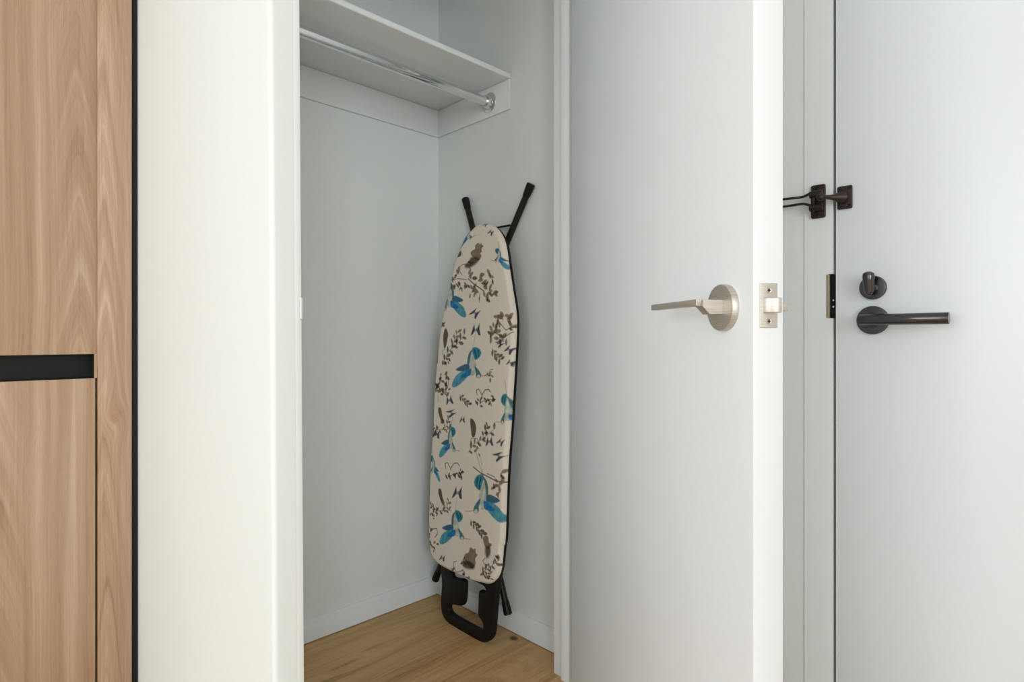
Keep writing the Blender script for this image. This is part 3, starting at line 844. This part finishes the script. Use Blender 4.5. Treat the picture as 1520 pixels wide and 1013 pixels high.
stroke(R3((470, 200), (480, 170), (530, 175), (540, 200)), 0.0010, MIDB); cluster(*R3((520, 260))[0], 8, 5, 0.013, MIDB)
stroke(R3((520, 290), (570, 470)), 0.0008, (90, 92, 92))
stroke(R8((440, 15), (500, 65), (560, 95), (625, 130), (695, 145)), 0.0018, DARK); stroke(R8((555, 70), (620, 100)), 0.0012, DARK)
for q in ((620, 190), (650, 230), (672, 98), (650, 160)): cluster(*R8(q)[0], 5, 4, 0.018, TAUPE)
sprig(R8((415, 455), (465, 510), (520, 575)), 10, 0.018, DARK)
poly(R8((545, 585), (565, 600), (570, 640), (595, 660), (570, 690), (540, 680), (525, 640), (522, 600)), TAUPE); poly(R8((540, 680), (580, 680), (582, 740), (555, 775), (540, 740)), DARK, 0.9, 0.004)
stroke(R8((540, 770), (520, 795), (535, 825), (570, 830)), 0.0012, MIDB)
sprig(R8((500, 905), (560, 860), (650, 790)), 10, 0.015, MIDB)
for q in ((545, 855), (590, 890), (555, 930), (620, 770), (590, 940), (530, 905)): cluster(*R8(q)[0], 4, 3, 0.012, DARK)
lobed(R8((410, 690), (425, 685), (440, 700), (458, 692), (460, 730), (476, 745), (455, 780), (460, 820), (430, 862), (395, 830), (372, 800), (366, 745), (400, 725)),
      [R8((345, 795), (390, 790), (450, 830), (440, 865), (380, 860), (350, 835))], R8((340, 880), (300, 890), (275, 850), (278, 805), (300, 798)))
for q in ((260, 860), (275, 880), (350, 880), (385, 940), (372, 915), (350, 800)): cluster(*R8(q)[0], 4, 3, 0.012, DARK)
stroke(R8((175, 825), (215, 855), (300, 900), (400, 950)), 0.0009, DARK, 0.7)
stroke(R8((60, 480), (85, 540), (110, 530), (135, 525), (140, 570), (120, 600)), 0.0016, MIDB); cluster(*R8((65, 580))[0], 6, 6, 0.016, MIDB); cluster(*R8((105, 670))[0], 8, 6, 0.015, DARK)
colr = np.clip(colr, 0, 1)

X = BA + BB * G[:, 1]
V = np.stack([X, G[:, 0], G[:, 1]], 1) + pad[:, None] * np.array(nrm)[None, :]
V -= np.array(ib.location)[None, :]
idx = np.arange((NR + 1) * (NC + 1)).reshape(NR + 1, NC + 1)
quads = np.stack([idx[:-1, :-1], idx[:-1, 1:], idx[1:, 1:], idx[1:, :-1]], -1).reshape(-1, 4)
me = bpy.data.meshes.new('printed_cover')
me.vertices.add(len(V)); me.vertices.foreach_set('co', V.astype(np.float32).ravel())
me.loops.add(quads.size); me.loops.foreach_set('vertex_index', quads.astype(np.int32).ravel())
me.polygons.add(len(quads)); me.polygons.foreach_set('loop_start', np.arange(0, quads.size, 4, dtype=np.int32))
me.polygons.foreach_set('use_smooth', np.ones(len(quads), bool))
me.update(); me.validate()
ca = me.color_attributes.new('print', 'FLOAT_COLOR', 'POINT')
ca.data.foreach_set('color', np.concatenate([colr, np.ones((len(colr), 1))], 1).astype(np.float32).ravel())
cover = link('padded_cover', me, 'printed_cotton', ib)
tag(cover, 'cream cotton cover printed with teal hummingbirds and brown leaves')

# steel deck behind the cover (local: x = -y world so that +z points out of the back)
def board_frame(off): # local (s, t, n): s = world y, t = up the board, n towards the wall
    ez = Vector((1, 0, -BB)).normalized(); ey = Vector((BB, 0, 1)).normalized()
    return frame(Vector((BA, 0, 0)) + ez * off, ey.cross(ez), ey, ez)
BF0 = board_frame(0.0)
BFi = BF0.inverted()
def bl(px, py, off=0.0):
    q = BFi @ on_board(px, py, off); return (q.x, q.y)
deck = [ (BFi @ Vector((BA + BB * z, y, z))) for y, z in OUT[::3]]
cen = sum((Vector((d.x, d.y)) for d in deck), Vector((0, 0))) / len(deck)
deck2 = [((d.x - cen.x) * 0.985 + cen.x, (d.y - cen.y) * 0.996 + cen.y) for d in deck]
plate('steel_deck', [deck2], 0.014, 0.003, 'black_plastic', ib, BF0 @ Matrix.Translation((0, 0, 0.0075)))
# iron rest / stand handle at the wide end
C4 = C(620, 780, 4.605)
outer = C4((168, 262), (164, 400), (158, 500), (158, 550), (168, 610), (200, 662), (262, 706), (330, 748), (395, 788), (430, 801), (462, 803), (490, 790), (508, 765), (517, 720), (526, 620), (536, 500), (548, 385), (552, 330), (440, 318), (300, 262))
hole = C4((240, 314), (230, 330), (234, 352), (258, 364), (298, 370), (316, 384), (321, 412), (317, 500), (308, 545), (286, 553), (240, 545), (220, 549), (212, 566), (217, 590), (240, 614), (300, 650), (380, 694), (420, 713), (440, 708), (446, 684), (436, 655), (416, 626), (411, 595), (413, 520), (415, 465), (424, 446), (446, 456), (460, 460), (463, 440), (440, 412), (340, 364), (262, 318))
def sm(l): return [bl(x, y) for x, y in l]
o_ = catmull(sm(outer), 4); h_ = catmull(sm(hole), 4)
rest = plate('iron_rest', [o_, h_], 0.022, 0.008, 'black_plastic', ib, BF0 @ Matrix.Translation((0, 0, 0.008)), 4)
zlow = min((rest.matrix_world @ v.co).z for v in rest.data.vertices)
print('rest lowest local z', zlow + ib.location.z if abs(zlow) > 5 else zlow)
# legs, folded flat against the back
def leg(name, pts, r=0.0098):
    return tube(name, bend(pts, 0.03, 5), r, 'black_tube', ib, 16)
def cap(o, tip, direction):
    d = Vector(direction).normalized(); tip = Vector(tip)
    bm = bmesh.new(); add_tube(bm, [tip - d * 0.040, tip - d * 0.036, tip - d * 0.010, tip - d * 0.002, tip], [0.0100, 0.0112, 0.0128, 0.0128, 0.0108], 18)
    c = finish(bm, 'foot_cap', 'black_plastic', o)
def leg_pair(tips, hips, far):
    for tip, hip, f in zip(tips, hips, far):
        o = leg('leg', [f, hip, tip]); d = Vector(tip) - Vector(hip); cap(o, tip, d)
XT = XR - 0.0135                                   # leg centre where it rests on the wall
tR, tL = on_x(788.5, 273, XT), on_x(690.5, 295, XT)
jR, jL = on_x(750, 366, XT - 0.004), on_x(705, 352, XT - 0.004)
kR = jR + (jR - tR).normalized() * 0.09; kL = jL + (jL - tL).normalized() * 0.04
leg_pair([tR, tL], [kR, kL], [Vector((1.2085, 1.358, 0.52)), Vector((1.2085, 1.425, 0.52))])
XU = 1.2155
bR, bL = on_x(754.3, 913, XU), on_x(646, 861.5, XU)
cR, cL = on_x(741.6, 856, XU + 0.002), on_x(656, 834, XU + 0.002)
mR = cR + (cR - bR).normalized() * 0.09; mL = cL + (cL - bL).normalized() * 0.20
leg_pair([bR, bL], [mR, mL], [Vector((1.235, 1.352, 0.98)), Vector((1.235, 1.395, 0.98))])
w0, w1 = on_x(757, 334.5, XT - 0.001), on_x(704, 344.5, XT - 0.001)
tube('cross_wire', [w0, w1], 0.0032, 'black_tube', ib, 10)
tube('pivot_bar', [(1.222, 1.33, 0.74), (1.222, 1.44, 0.74)], 0.007, 'black_tube', ib, 12)
